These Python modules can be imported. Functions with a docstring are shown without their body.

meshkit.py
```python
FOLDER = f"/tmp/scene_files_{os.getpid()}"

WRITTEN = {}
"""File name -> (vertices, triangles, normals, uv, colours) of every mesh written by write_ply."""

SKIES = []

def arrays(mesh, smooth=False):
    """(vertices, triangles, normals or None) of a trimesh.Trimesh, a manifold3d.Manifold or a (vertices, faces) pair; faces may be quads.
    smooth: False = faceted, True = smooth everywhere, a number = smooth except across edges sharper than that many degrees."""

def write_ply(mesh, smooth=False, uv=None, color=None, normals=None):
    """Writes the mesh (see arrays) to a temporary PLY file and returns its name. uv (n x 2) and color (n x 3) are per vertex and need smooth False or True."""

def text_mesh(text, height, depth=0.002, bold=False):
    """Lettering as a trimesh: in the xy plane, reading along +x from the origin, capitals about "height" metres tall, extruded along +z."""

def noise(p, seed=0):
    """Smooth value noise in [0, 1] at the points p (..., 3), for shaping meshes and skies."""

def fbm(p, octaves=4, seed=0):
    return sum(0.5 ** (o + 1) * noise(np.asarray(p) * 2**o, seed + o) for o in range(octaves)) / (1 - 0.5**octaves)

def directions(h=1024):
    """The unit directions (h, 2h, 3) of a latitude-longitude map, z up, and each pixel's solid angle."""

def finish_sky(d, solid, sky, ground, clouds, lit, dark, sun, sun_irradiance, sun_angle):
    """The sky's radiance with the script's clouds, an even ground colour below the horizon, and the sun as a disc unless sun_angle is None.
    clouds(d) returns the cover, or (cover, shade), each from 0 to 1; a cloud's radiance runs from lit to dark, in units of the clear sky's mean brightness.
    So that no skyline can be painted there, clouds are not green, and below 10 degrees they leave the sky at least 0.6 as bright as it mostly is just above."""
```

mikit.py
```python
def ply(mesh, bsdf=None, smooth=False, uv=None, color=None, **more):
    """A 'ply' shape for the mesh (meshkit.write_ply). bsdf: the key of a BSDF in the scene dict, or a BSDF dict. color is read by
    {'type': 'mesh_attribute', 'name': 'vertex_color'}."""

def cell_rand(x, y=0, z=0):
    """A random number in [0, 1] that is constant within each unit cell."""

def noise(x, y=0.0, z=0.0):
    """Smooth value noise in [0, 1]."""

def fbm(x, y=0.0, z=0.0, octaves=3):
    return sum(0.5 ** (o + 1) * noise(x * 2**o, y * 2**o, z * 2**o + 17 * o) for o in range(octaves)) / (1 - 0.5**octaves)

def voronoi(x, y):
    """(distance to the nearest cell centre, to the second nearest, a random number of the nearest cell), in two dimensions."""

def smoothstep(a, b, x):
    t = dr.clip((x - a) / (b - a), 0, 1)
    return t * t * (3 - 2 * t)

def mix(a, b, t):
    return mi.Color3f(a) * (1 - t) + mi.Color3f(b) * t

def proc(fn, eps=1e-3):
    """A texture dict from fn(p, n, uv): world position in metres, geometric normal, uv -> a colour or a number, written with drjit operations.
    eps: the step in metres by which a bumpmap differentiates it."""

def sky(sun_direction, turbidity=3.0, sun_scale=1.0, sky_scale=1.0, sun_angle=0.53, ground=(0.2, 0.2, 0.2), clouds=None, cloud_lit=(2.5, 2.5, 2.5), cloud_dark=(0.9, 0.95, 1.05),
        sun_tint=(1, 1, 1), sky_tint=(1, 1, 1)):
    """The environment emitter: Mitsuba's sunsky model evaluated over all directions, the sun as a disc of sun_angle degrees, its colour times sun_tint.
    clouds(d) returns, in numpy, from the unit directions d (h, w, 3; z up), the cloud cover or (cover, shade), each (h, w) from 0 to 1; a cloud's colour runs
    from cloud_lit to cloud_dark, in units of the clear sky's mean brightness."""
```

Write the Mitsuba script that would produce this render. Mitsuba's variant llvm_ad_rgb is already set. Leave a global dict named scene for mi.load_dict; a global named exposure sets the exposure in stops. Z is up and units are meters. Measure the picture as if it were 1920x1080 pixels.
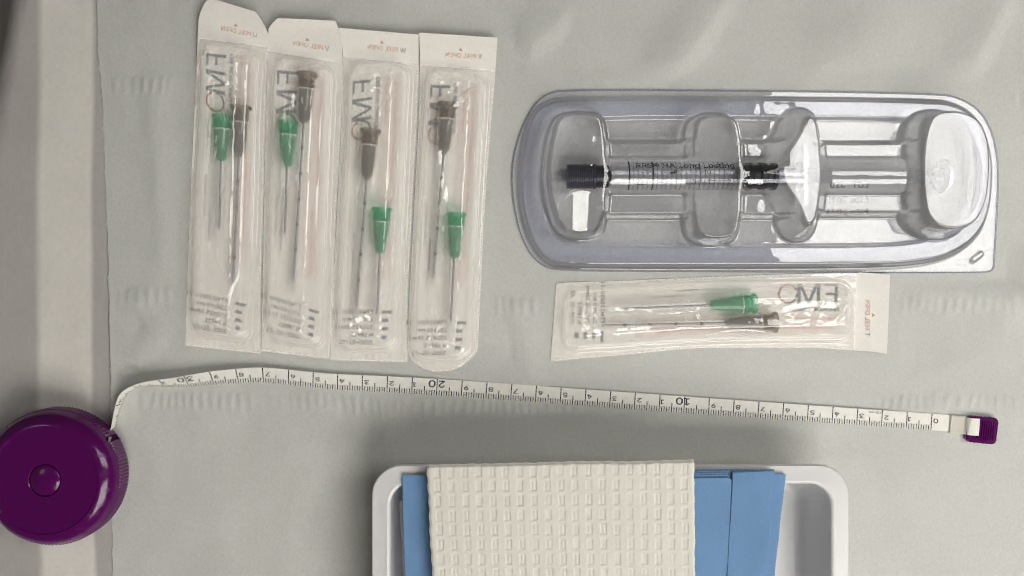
import math, random
import numpy as np, trimesh, shapely
import drjit as dr
import mitsuba as mi
import mikit, meshkit
from mikit import proc, noise, fbm, smoothstep, mix, cell_rand
from shapely.geometry import Polygon, box as sbox
from scipy.ndimage import gaussian_filter
from scipy.interpolate import CubicSpline, PchipInterpolator

T = mi.ScalarTransform4f
scene, labels = {}, {}
rng = np.random.default_rng(7)

# ------------------------------------------------------------------ camera, light, exposure
H = 32.0            # the phone stands 32 cm above the table and looks straight down
S = 46.4            # pixels of the 1920 px photograph per cm of table
exposure = 0.10
scene['camera'] = {'type': 'perspective', 'fov': math.degrees(2 * math.atan(960 / S / H)), 'fov_axis': 'x',
                   'near_clip': 0.01, 'far_clip': 20.0,
                   'to_world': T().look_at(origin=[0, 0, H / 100], target=[0, 0, 0], up=[0, 1, 0])}
scene['room_light'] = {'type': 'constant', 'radiance': {'type': 'rgb', 'value': [0.062, 0.061, 0.057]}}


def lamp(key, x, y, z, sx, sy, c, label):
    scene[key] = {'type': 'rectangle', 'to_world': T().translate([x, y, z]).rotate([1, 0, 0], 180).scale([sx / 2, sy / 2, 1]),
                  'bsdf': {'type': 'diffuse', 'reflectance': {'type': 'rgb', 'value': [.7, .7, .7]}},
                  'emitter': {'type': 'area', 'radiance': {'type': 'rgb', 'value': c}}}
    labels[key] = {'label': label, 'category': 'lamp'}


lamp('treatment_lamp', 0.86, 0.225, 0.9, 0.92, 0.40, [5.35, 5.27, 5.1], 'wide white treatment lamp panel hanging to the right above the table')
lamp('treatment_lamp_001', 0.55, -0.78, 0.85, 0.90, 0.84, [6.5, 6.35, 6.0], 'wide white treatment lamp panel hanging nearer the bottom edge of the table')
lamp('ceiling_light', -1.36, 0.52, 1.7, 0.5, 0.5, [2.2, 2.05, 1.8], 'square white ceiling lamp panel to the left above the table')


# ------------------------------------------------------------------ helpers (all modelling in cm)
def at(px, py, z=0.0):
    """A point of the photograph (1920 px wide) lying z cm above the table, as a point in cm."""
    k = (H - np.asarray(z, float)) / H / S
    return np.stack(np.broadcast_arrays((np.asarray(px, float) - 960) * k, (540 - np.asarray(py, float)) * k, np.asarray(z, float)), -1)


def poly(pts, z=0.0, smooth=0):
    p = at([q[0] for q in pts], [q[1] for q in pts], z)[:, :2]
    for _ in range(smooth):
        q = np.roll(p, -1, 0)
        p = np.stack([.75 * p + .25 * q, .25 * p + .75 * q], 1).reshape(-1, 2)
    return Polygon(p)


def numbered(key):
    k, i = key, 0
    while k in scene or k in labels or any(s.startswith(k + '__') for s in scene):
        i += 1
        k = f'{key}_{i:03d}'
    return k


def put(key, mesh, bsdf, smooth=False, label=None, kind=None, uv=None, color=None):
    """One entry of the scene from a mesh in cm."""
    key = numbered(key)
    if isinstance(mesh, trimesh.Trimesh):
        v, f = mesh.vertices, mesh.faces
    elif hasattr(mesh, 'to_mesh'):
        m = mesh.to_mesh(); v, f = m.vert_properties[:, :3], m.tri_verts
    else:
        v, f = mesh
    scene[key] = mikit.ply((np.asarray(v, float) * 0.01, np.asarray(f)), bsdf, smooth, uv=uv, color=color)
    d = {}
    if label: d['label'] = label
    if kind: d['kind'] = kind
    if d: labels[key] = d
    return key


def thing(name, label, cat, group=None):
    key = numbered(name)
    labels[key] = {'label': label, 'category': cat}
    if group: labels[key]['group'] = group
    return key


def grid_faces(nx, ny):
    """Faces of a grid of ny rows by nx columns (row major)."""
    i, j = np.meshgrid(np.arange(ny - 1), np.arange(nx - 1), indexing='ij')
    a = (i * nx + j).ravel()
    return np.stack([a, a + 1, a + nx + 1, a + nx], 1)


def tri(f):
    f = np.asarray(f)
    return np.vstack([f[:, [0, 1, 2]], f[:, [0, 2, 3]]])


def loft(rings, cap0=True, cap1=True):
    """Closed loops (n,3) joined in turn, ends capped by a fan."""
    n, m = len(rings[0]), len(rings)
    v = [np.asarray(r, float) for r in rings]
    f = []
    k = np.arange(n)
    for i in range(m - 1):
        a, b = i * n + k, i * n + (k + 1) % n
        f += [np.stack([a, b, b + n], 1), np.stack([a, b + n, a + n], 1)]
    V = np.vstack(v)
    if cap0:
        V = np.vstack([V, V[:n].mean(0)]); f.append(np.stack([(k + 1) % n, k, k * 0 + len(V) - 1], 1))
    if cap1:
        V = np.vstack([V, v[-1].mean(0)]); f.append(np.stack([(m - 1) * n + k, (m - 1) * n + (k + 1) % n, k * 0 + len(V) - 1], 1))
    return trimesh.Trimesh(V, np.vstack(f), process=False)


def turned(p0, p1, prof, n=28, cap0=True, cap1=True):
    """A lathe along the axis p0 -> p1; prof = [(distance from p0, radius)]."""
    p0, p1 = np.asarray(p0, float), np.asarray(p1, float)
    d = (p1 - p0) / np.linalg.norm(p1 - p0)
    a = np.cross(d, [0, 0, 1.0]); a /= np.linalg.norm(a)
    b = np.cross(a, d)
    t = np.arange(n) * 2 * np.pi / n
    return loft([p0 + d * s + r * (np.cos(t)[:, None] * b + np.sin(t)[:, None] * a) for s, r in prof][::1], cap0, cap1)


def slab(P, z0, z1, bevel=0.02, wob=0.0, seed=0, res=0.25):
    """A thin sheet with outline P (shapely, cm), soft upper edge and a slightly uneven top."""
    import shapely.ops
    P = shapely.segmentize(P, res)
    q = np.array(P.exterior.coords)[:-1]
    j = lambda c: (meshkit.fbm(np.c_[q * 1.3, np.full(len(q), seed * 2.1 + c)], 2, seed) - .5) * min(.055, res * .22)
    P = Polygon(q + np.c_[j(0), j(9)])
    ext = np.array(P.exterior.coords)[:-1]
    if not P.exterior.is_ccw: ext = ext[::-1]
    Q = P.buffer(-bevel)
    inner = np.array(Q.exterior.coords)[:-1]
    if not Q.exterior.is_ccw: inner = inner[::-1]
    x0, y0, x1, y1 = Q.bounds
    gx, gy = np.meshgrid(np.arange(x0, x1, res), np.arange(y0, y1, res))
    pts = np.stack([gx.ravel(), gy.ravel()], 1)
    keep = shapely.contains_xy(Q.buffer(-res * .5), pts[:, 0], pts[:, 1])
    inner = np.array(shapely.segmentize(Polygon(inner), res).exterior.coords)[:-1]
    allp = np.vstack([inner, pts[keep]])
    from scipy.spatial import Delaunay
    tr = Delaunay(allp).simplices
    c = allp[tr].mean(1)
    tr = tr[shapely.contains_xy(Q, c[:, 0], c[:, 1])]
    a = allp[tr]
    flip = np.cross(a[:, 1] - a[:, 0], a[:, 2] - a[:, 0]) < 0
    tr[flip] = tr[flip][:, ::-1]
    n3 = np.c_[allp * .45, np.full(len(allp), seed * 3.7)]
    zt = z1 + wob * (meshkit.fbm(n3, 3, seed) - .5) * 2
    top = np.c_[allp, zt]
    # wall: outline ring at z0 and z1-bevel, then to the inner ring
    from shapely.geometry import LineString
    n = len(inner)
    near = np.array([np.array(P.exterior.interpolate(P.exterior.project(shapely.Point(q))).coords[0]) for q in inner])
    low, mid = np.c_[near, np.full(n, z0)], np.c_[near, zt[:n] - bevel]
    V = np.vstack([top, low, mid])
    k = np.arange(n); k2 = (k + 1) % n
    o1, o2 = len(top), len(top) + n
    F = np.vstack([tr, np.stack([o1 + k, o1 + k2, o2 + k2], 1), np.stack([o1 + k, o2 + k2, o2 + k], 1),
                   np.stack([o2 + k, o2 + k2, k2], 1), np.stack([o2 + k, k2, k], 1)])
    return trimesh.Trimesh(V, F, process=False)


def rgb(*c): return {'type': 'rgb', 'value': list(c)}


def pplastic(c, rough=.4, spec=.5, **kw):
    return {'type': 'twosided', 'b': {'type': 'principled', 'base_color': rgb(*c) if isinstance(c, tuple) else c, 'roughness': rough, 'specular': spec, **kw}}


def bumped(b, fn, eps=2e-4):
    return {'type': 'bumpmap', 'arbitrary': proc(fn, eps), 'scale': 1.0, 'bsdf': b}


def sst(a, b, x):
    t = np.clip((np.asarray(x, float) - a) / (b - a), 0, 1)
    return t * t * (3 - 2 * t)


# ------------------------------------------------------------------ materials
def paper_height(p, n, uv):
    fib = fbm(p.x * 2600, p.y * 2600, 0.0, 2) * 0.000035 + fbm(p.x * 700, p.y * 500, 3.0, 2) * 0.00010 + fbm(p.x * 160, p.y * 130, 6.0, 2) * 0.00025
    return fib


def paper_colour(p, n, uv):
    f = fbm(p.x * 1900, p.y * 1500, 1.0, 2)
    g = fbm(p.x * 60, p.y * 60, 8.0, 3)
    k = 0.90 + .13 * f + .06 * g
    return mi.Color3f(0.548, 0.550, 0.519) * k


def under_colour(p, n, uv):
    wob = (noise(p.y * 25, 2.0) - .5) * .002
    x = p.x + wob
    band = smoothstep(-.1932, -.1892, x) * (1 - smoothstep(-.1708, -.1682, x))
    k = 0.92 + .10 * fbm(p.x * 900, p.y * 700, 1.0, 3) + .10 * fbm(p.x * 80, p.y * 60, 8.0, 3)
    return mix((0.43, 0.405, 0.39), (0.68, 0.65, 0.605), band) * k


scene['paper'] = bumped({'type': 'twosided', 'b': {'type': 'diffuse', 'reflectance': proc(paper_colour)}}, paper_height)
scene['under_paper'] = bumped({'type': 'twosided', 'b': {'type': 'diffuse', 'reflectance': proc(under_colour)}}, paper_height)
scene['pouch_paper'] = {'type': 'twosided', 'b': {'type': 'diffuse', 'reflectance': proc(lambda p, n, uv: mi.Color3f(.87, .83, .775) * (.95 + .08 * fbm(p.x * 1500, p.y * 1500, 0.0, 2)))}}
scene['film'] = {'type': 'blendbsdf', 'weight': 0.09, 'a': {'type': 'thindielectric', 'int_ior': 1.5}, 'b': {'type': 'twosided', 'b': {'type': 'diffuse', 'reflectance': rgb(.84, .82, .78)}}}
scene['clear_plastic'] = {'type': 'thindielectric', 'int_ior': 1.55, 'specular_transmittance': {'type': 'mesh_attribute', 'name': 'vertex_color'}}
scene['rod_plastic'] = {'type': 'thindielectric', 'int_ior': 1.25, 'specular_transmittance': rgb(.97, .97, .975)}
scene['liquid'] = {'type': 'thindielectric', 'int_ior': 1.15}
scene['sheath_plastic'] = {'type': 'blendbsdf', 'weight': .10, 'a': {'type': 'thindielectric', 'int_ior': 1.33}, 'b': {'type': 'twosided', 'b': {'type': 'diffuse', 'reflectance': rgb(.8, .8, .78)}}}
scene['sheath_lip'] = {'type': 'blendbsdf', 'weight': .5, 'a': {'type': 'thindielectric', 'int_ior': 1.4}, 'b': {'type': 'twosided', 'b': {'type': 'diffuse', 'reflectance': rgb(.85, .85, .83)}}}
scene['barrel_plastic'] = {'type': 'thindielectric', 'int_ior': 1.5, 'specular_transmittance': rgb(.88, .88, .89)}
scene['green_plastic'] = {'type': 'blendbsdf', 'weight': .31, 'a': {'type': 'thindielectric', 'specular_transmittance': rgb(.44, .85, .66)}, 'b': pplastic((.04, .42, .21), .35)}
scene['smoke_plastic'] = {'type': 'blendbsdf', 'weight': .33, 'a': {'type': 'thindielectric', 'specular_transmittance': rgb(.66, .60, .53)}, 'b': pplastic((.20, .17, .14), .3)}
scene['needle_steel'] = {'type': 'roughconductor', 'material': 'none', 'specular_reflectance': rgb(.34, .33, .34), 'alpha': .3}
scene['dark_ink'] = pplastic((.035, .035, .04), .6, .3)
scene['grey_ink'] = pplastic((.29, .295, .30), .7, .2)
scene['pale_grey_ink'] = pplastic((.34, .34, .33), .7, .2)
scene['pink_ink'] = pplastic((.55, .27, .21), .7, .2)
scene['batch_ink'] = pplastic((.10, .10, .10), .7, .2)
scene['orange_ink'] = pplastic((.55, .36, .24), .7, .2)
scene['pink_tint'] = pplastic((.80, .715, .655), .8, .2)
scene['ring_ink'] = pplastic((.52, .33, .28), .7, .2)
scene['lid_ink'] = pplastic((.22, .22, .22), .7, .2)
scene['black_rubber'] = pplastic((.02, .02, .022), .35)
scene['cap_plastic'] = {'type': 'blendbsdf', 'weight': .58, 'a': {'type': 'thindielectric', 'specular_transmittance': rgb(.6, .6, .64)}, 'b': pplastic((.075, .078, .098), .3)}
scene['purple'] = {'type': 'twosided', 'b': {'type': 'principled', 'base_color': rgb(.078, .0010, .078), 'roughness': proc(lambda p, n, uv: .14 + .16 * smoothstep(.45, .8, fbm(p.x * 260, p.y * 900, p.z * 300, 3))), 'specular': .5}}
scene['purple_dark'] = pplastic((.03, .001, .036), .5)
scene['tape_cloth'] = pplastic(proc(lambda p, n, uv: mi.Color3f(.78, .76, .70) * (.93 + .10 * fbm(p.x * 1800, p.y * 900, 0.0, 2))), .45, .3)
scene['woven'] = bumped(pplastic((.86, .815, .73), .8, .2), lambda p, n, uv: 0.00030 * dr.sin((p.x + p.y * .6) * 7000) * dr.sin((p.y - p.x * .2) * 5200), 5e-5)
scene['tray_plastic'] = pplastic((.66, .65, .645), .28, .5)
scene['liner_paper'] = pplastic((.68, .67, .65), .8, .2)


def cloth_colour(p, n, uv):
    return mi.Color3f(.142, .262, .45) * (.90 + .12 * fbm(p.x * 1800, p.y * 1800, 2.0, 2) + .16 * fbm(p.x * 90, p.y * 70, 5.0, 3))


scene['blue_cloth'] = bumped(pplastic(proc(cloth_colour), .75, .25), lambda p, n, uv: fbm(p.x * 2200, p.y * 2200, 1.0, 2) * .00004 + fbm(p.x * 180, p.y * 110, 4.0, 2) * .0006)
scene['towel'] = bumped({'type': 'twosided', 'b': {'type': 'diffuse', 'reflectance': proc(lambda p, n, uv: mi.Color3f(.735, .71, .638) * (.95 + .08 * fbm(p.x * 1500, p.y * 1200, 0.0, 2)))}},
                        lambda p, n, uv: fbm(p.x * 2400, p.y * 2400, 1.0, 2) * .00003)

# ------------------------------------------------------------------ the table: lower cover, and the paper sheet that everything lies on
def cover():
    # flat under the paper, falling away over the table's edge past the upper left corner
    xs = np.concatenate([np.linspace(-34, -15, 150), np.linspace(-14, 40, 12)])
    ys = np.concatenate([np.linspace(-30, -13, 12), np.linspace(-12.5, 13, 120), np.linspace(14, 30, 14)])
    X, Y = np.meshgrid(xs, ys)
    a, b = at(58, 0)[:2], at(-6, 330)[:2]
    d = (b - a) / np.linalg.norm(b - a)
    off = -((X - a[0]) * -d[1] + (Y - a[1]) * d[0])
    off = np.maximum(off + .25 * (meshkit.fbm(np.stack([X * .4, Y * .4, X * 0], -1), 2, 3) - .5), 0)
    Z = -.09 - np.where(off < 1.6, .42 * off ** 2, .42 * 2.56 + (off - 1.6) * 1.35)
    Z = np.maximum(Z, -20)
    return np.stack([X, Y, Z], -1).reshape(-1, 3), tri(grid_faces(len(xs), len(ys)))


put('table_cover', cover(), 'under_paper', True)
labels['table_cover'] = {'kind': 'structure', 'label': 'pale grey table cover showing along the left side'}


def sheet():
    ys = np.concatenate([np.linspace(-26, -12.2, 60), np.linspace(-12, 12, 330), np.linspace(12.2, 26, 60)])
    py = 540 - ys * S
    edge_px = np.interp(py, [-700, 0, 100, 200, 350, 450, 700, 1080, 1700], [176, 180, 182, 190, 195, 200, 206, 209, 212])
    edge = (edge_px - 960) / S
    jag = (meshkit.noise(np.c_[ys * 5, ys * 0, ys * 0], 3) - .5) * .05
    for q in (90, 128, 180, 240, 320, 420, 520, 690, 880): jag -= .09 * np.exp(-((py - q) / 2.2) ** 2)
    edge = edge + jag
    s = np.concatenate([[0, .0003, .001, .002], np.linspace(.003, .80, 470), np.linspace(.805, 1, 30)])
    X = edge[:, None] + s[None] * (30 - edge[:, None])
    Y = np.broadcast_to(ys[:, None], X.shape).copy()
    PX, PY = X * S + 960, 540 - Y * S

    def crease(x0, y0, x1, y1, w, h, side=1.0):
        d = np.array([x1 - x0, y1 - y0], float); L = np.hypot(*d); d /= L
        t = ((PX - x0) * d[0] + (PY - y0) * d[1]) / L
        e = (PX - x0) * -d[1] + (PY - y0) * d[0] + 6 * np.sin(t * 7)
        along = sst(-.1, .25, t) * (1 - sst(.7, 1.1, t))
        return h * along * np.where(e * side > 0, np.exp(-(e / w) ** 2), np.exp(-(e / (w * 2.4)) ** 2))
    Z = np.zeros_like(X)
    Z += crease(1240, 180, 1370, -40, 26, .10) + crease(985, 110, 1060, 10, 22, .06) + crease(1810, 170, 1890, -60, 26, .10)
    Z += crease(1500, 150, 1720, 20, 40, .05) + crease(700, 30, 960, -40, 30, .05) + crease(1590, 30, 1690, 170, 30, .03)
    Z += crease(1700, 560, 1900, 520, 30, .05) + crease(1880, 620, 1960, 470, 26, .06) + crease(1760, 690, 1930, 650, 25, .03)
    Z += crease(260, 90, 340, 620, 20, .025) + crease(230, 560, 330, 640, 16, .04) + crease(1560, 900, 1900, 960, 30, .02)
    Z += crease(300, 1000, 620, 860, 40, .03) + crease(950, 560, 1010, 700, 22, .03) + crease(255, 690, 300, 620, 20, .03)
    Z += .10 * (meshkit.fbm(np.stack([X * .30, Y * .22, X * 0], -1), 3, 5) - .62) + .016 * (meshkit.fbm(np.stack([X * 1.1 + Y * .5, Y * .8, X * 0 + 3], -1), 2, 6) - .5)
    # rows of pressed dashes across the sheet
    rows = np.zeros_like(X)
    for y0, xa, xb, k in ((182, 1820, 2000, 1), (178, 930, 1010, 9), (160, 200, 340, 2), (560, 210, 345, 3), (571, 895, 1040, 4), (574, 1600, 2000, 5), (748, 225, 700, 6), (766, 640, 1300, 7), (752, 1480, 2000, 8)):
        e = (PY - y0 - 4 * np.sin(PX / 260.0 + k)) / 15.0
        win = np.exp(-e ** 4) * sst(xa, xa + 25, PX) * (1 - sst(xb - 40, xb, PX))
        q = lambda f, c: meshkit.noise(np.stack([X * f, X * 0 + k * 5.3, X * 0 + c], -1), 7)
        ph = X * 2.7 + 1.3 * q(.7, 1.0) + e * .22 * (q(.9, 2.0) - .5) * 2
        rows = np.maximum(rows, win * (.25 + np.clip(np.sin(ph * 2 * np.pi), -.25, 1) * (.55 + .7 * q(1.3, 4.0))))
    # the sheet lies pressed flat under the things
    flat = np.ones_like(X)
    for P in ([(340, 40), (940, 40), (910, 690), (340, 680)], [(950, 160), (1880, 165), (1880, 515), (950, 515)], [(1030, 520), (1670, 508), (1670, 665), (1030, 685)],
              [(1700, 778), (1880, 778), (1880, 840), (1700, 840)], [(690, 870), (1600, 870), (1600, 1500), (690, 1500)]):
        d = shapely.distance(poly(P), shapely.points(X.ravel(), Y.ravel())).reshape(X.shape)
        flat = np.minimum(flat, sst(.05, 1.1, d))
    Z = Z * 2.5 * flat + np.where(flat > .0, rows, 0) * .030 * np.minimum(1, flat * 4) - .006 - .012 * (1 - flat) * 0
    Z = np.where(Z < -.03, -.03 - .035 * np.tanh((-.03 - Z) / .035), Z)
    Z[:, 0] = -.085; Z[:, 1] = np.minimum(Z[:, 1], .0)
    ny, nx = X.shape
    return np.stack([X, Y, Z], -1).reshape(-1, 3), tri(grid_faces(nx, ny))


sheet_key = put('paper_sheet', sheet(), 'paper', True)
labels[sheet_key] = {'kind': 'structure', 'label': 'thin white nonwoven paper sheet with pressed dashes that everything lies on'}


# ------------------------------------------------------------------ sterile peel pouches with a needle and a cannula in each
def on_strip(stations):
    """stations: (Lx, Ly, Rx, Ry, z) from the bottom end to the flap, in photograph pixels -> f(s, v) in cm and the length along the strip."""
    st = np.array(stations, float)
    L, R = at(st[:, 0], st[:, 1], st[:, 4]), at(st[:, 2], st[:, 3], st[:, 4])
    mid = (L + R) / 2
    v = np.concatenate([[0], np.cumsum(np.linalg.norm(np.diff(mid, axis=0), axis=1))])
    fl = [PchipInterpolator(v, L[:, k]) for k in range(3)]
    fr = [PchipInterpolator(v, R[:, k]) for k in range(3)]

    def f(s, vv, dz=0.0):
        s, vv = np.asarray(s, float), np.clip(np.asarray(vv, float), 0, v[-1])
        a = np.stack([g(vv) for g in fl], -1); b = np.stack([g(vv) for g in fr], -1)
        q = a + (b - a) * s[..., None]
        q[..., 2] += dz
        return q
    width = lambda vv: np.linalg.norm(f(np.ones_like(np.asarray(vv, float)), vv) - f(np.zeros_like(np.asarray(vv, float)), vv), axis=-1)
    return f, v[-1], width


def ridges(u, v, seed):
    n = meshkit.fbm(np.stack([u, v, u * 0 + seed * 7.3], -1), 3, seed)
    return 1 - np.minimum(1, np.abs(n - .5) * 5.5)


def make_pouch(stations, label, letter, lines, wn, seed, flap_v, logo_off=.42, dome_top=None, crumple=1.0):
    f, L, width = on_strip(stations)
    root = thing('needle_pouch', label, 'sterile pouch', 'sterile needle pouches on the table')
    nx, ny = 61, 281
    s, v = np.meshgrid(np.linspace(0, 1, nx), np.linspace(0, L, ny))
    Wd = np.maximum(width(v), .3)
    wave = .016 * (meshkit.fbm(np.stack([s * 2.2, v * .55, s * 0 + seed], -1), 2, seed))
    P = f(s, v, wave)
    put(root + '__paper_backing', (P.reshape(-1, 3), tri(grid_faces(nx, ny))), 'pouch_paper', True)
    # formed film: flat seal along the edges, a dome over the contents
    vf = flap_v                                                    # the film ends here, the paper flap goes on
    nxf, nyf = 91, 341
    s, v = np.meshgrid(np.linspace(.012, .988, nxf), np.linspace(.05, vf, nyf))
    Wd = np.maximum(width(v), .3)
    u = (s - .5) * Wd
    a, v0, v1 = wn, .52, vf - .22
    r = .55
    qx, qy = np.abs(u) - (a - r), np.abs(v - (v0 + v1) / 2) - ((v1 - v0) / 2 - r)
    d = -(np.hypot(np.maximum(qx, 0), np.maximum(qy, 0)) + np.minimum(np.maximum(qx, qy), 0) - r)
    lin = lambda a_, b_: np.clip((d - a_) / (b_ - a_), 0, 1)
    dome = .17 * lin(-.17, -.06) + .52 * lin(.03, .17) + .34 * sst(.14, .6, d)
    inside = sst(.05, .35, d)
    ends = np.exp(-((v - v0) / 1.0) ** 2) + np.exp(-((v - v1) / 1.3) ** 2)
    z = .026 + dome
    z += inside * .034 * (ridges(u * 1.6, v * .35, seed) - .35)
    z += inside * crumple * (.012 + .11 * np.minimum(ends, 1)) * (ridges(u * 1.5 + 3, v * 1.5, seed + 11) - .4)
    z += inside * .045 * (meshkit.fbm(np.stack([u * .8, v * .6, u * 0 + 2], -1), 2, seed + 3) - .5)
    gf = np.random.default_rng(seed * 17 + 1)
    for i in range(11):                                             # single sharp folds where the film has slumped
        end = i < 8
        fu, fv = gf.uniform(-.75, .75), (gf.uniform(v0 + .2, v0 + 1.5) if i % 3 else gf.uniform(v1 - 2.0, v1 - .2)) if end else gf.uniform(v0 + 1.5, v1 - 1.5)
        an = gf.uniform(0, np.pi) if end else np.pi / 2 + gf.uniform(-.25, .25)
        le, w_, h_ = gf.uniform(.35, .9) if end else gf.uniform(1.0, 2.6), gf.uniform(.07, .20), gf.uniform(.035, .085) * crumple
        e1, e2 = (u - fu) * np.cos(an) + (v - fv) * np.sin(an), -(u - fu) * np.sin(an) + (v - fv) * np.cos(an)
        e2 = e2 + .12 * e1 ** 2
        z += inside * h_ * np.clip(1 - np.abs(e2) / w_ * np.where(e2 > 0, 1, .45), 0, 1) * np.clip(1.4 * (1 - (e1 / le) ** 2), 0, 1)
    z += (1 - inside) * .018 * ridges(u * 3, v * .6, seed + 5) * sst(.0, .05, s) * (1 - sst(.95, 1., s))
    z = np.maximum(z, .03)
    film = f(s, v, wave[0, 0] * 0 + z + .016)
    put(root + '__film', (film.reshape(-1, 3), tri(grid_faces(nxf, nyf))), 'film', True)

    def onpaper(mesh_uv, key, mat, dz=.022, lab=None):
        """mesh_uv: (n,2) local (u from the centre line, v) -> on the paper."""
        m, uu, vv = mesh_uv
        vv = np.clip(vv, .02, L - .02)
        ss = uu / np.maximum(width(vv), .3) + .5
        w = .016 * (meshkit.fbm(np.stack([ss * 2.2, vv * .55, ss * 0 + seed], -1), 2, seed))
        return put(root + '__' + key, (f(ss, vv, w + dz), m.faces), mat, False, lab)

    def cut(m):                                                     # flat lettering: keep the top faces only
        keep = m.face_normals[:, 2] > .5
        return trimesh.Trimesh(m.vertices, m.faces[keep], process=False)

    def along(text, h, v_at, u_at, key, mat, bold=False, stretch=1.0):     # mirrored, reading from the flap towards the other end
        m = cut(meshkit.text_mesh(text, h, .01, bold))
        return onpaper((m, u_at - m.vertices[:, 1], v_at - m.vertices[:, 0] * stretch), key, mat)

    def across(text, h, u_at, v_at, key, mat, bold=False):                 # mirrored, reading from right to left across the strip
        m = cut(meshkit.text_mesh(text, h, .01, bold))
        return onpaper((m, u_at - m.vertices[:, 0], v_at + m.vertices[:, 1]), key, mat)
    hw = .5 * float(width(np.array(vf - 1.5)))
    vt = vf - logo_off
    uL = -hw + .42
    sq = cut(trimesh.creation.box((1, 1, .01)).subdivide().subdivide())

    def rect(u0, u1, va, vb, key, mat, dz):
        m = sq.subdivide() if abs(vb - va) > 3 else sq
        return onpaper((m, u0 + (m.vertices[:, 0] + .5) * (u1 - u0), va + (m.vertices[:, 1] + .5) * (vb - va)), key, mat, dz)
    m = trimesh.creation.box((1, 1, .01)).subdivide().subdivide().subdivide().subdivide(); m = cut(m)
    onpaper((m, uL + 1.22 + (m.vertices[:, 0] + .5) * .72, vt - 8.2 + (m.vertices[:, 1] + .5) * 8.2), 'pink_field', 'pink_tint', .0195)
    along('F', .80, vt, uL + .80, 'logo_letter', 'grey_ink')
    along('M', .80, vt - .68, uL + .80, 'logo_letter', 'grey_ink', False, 1.12)
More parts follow.
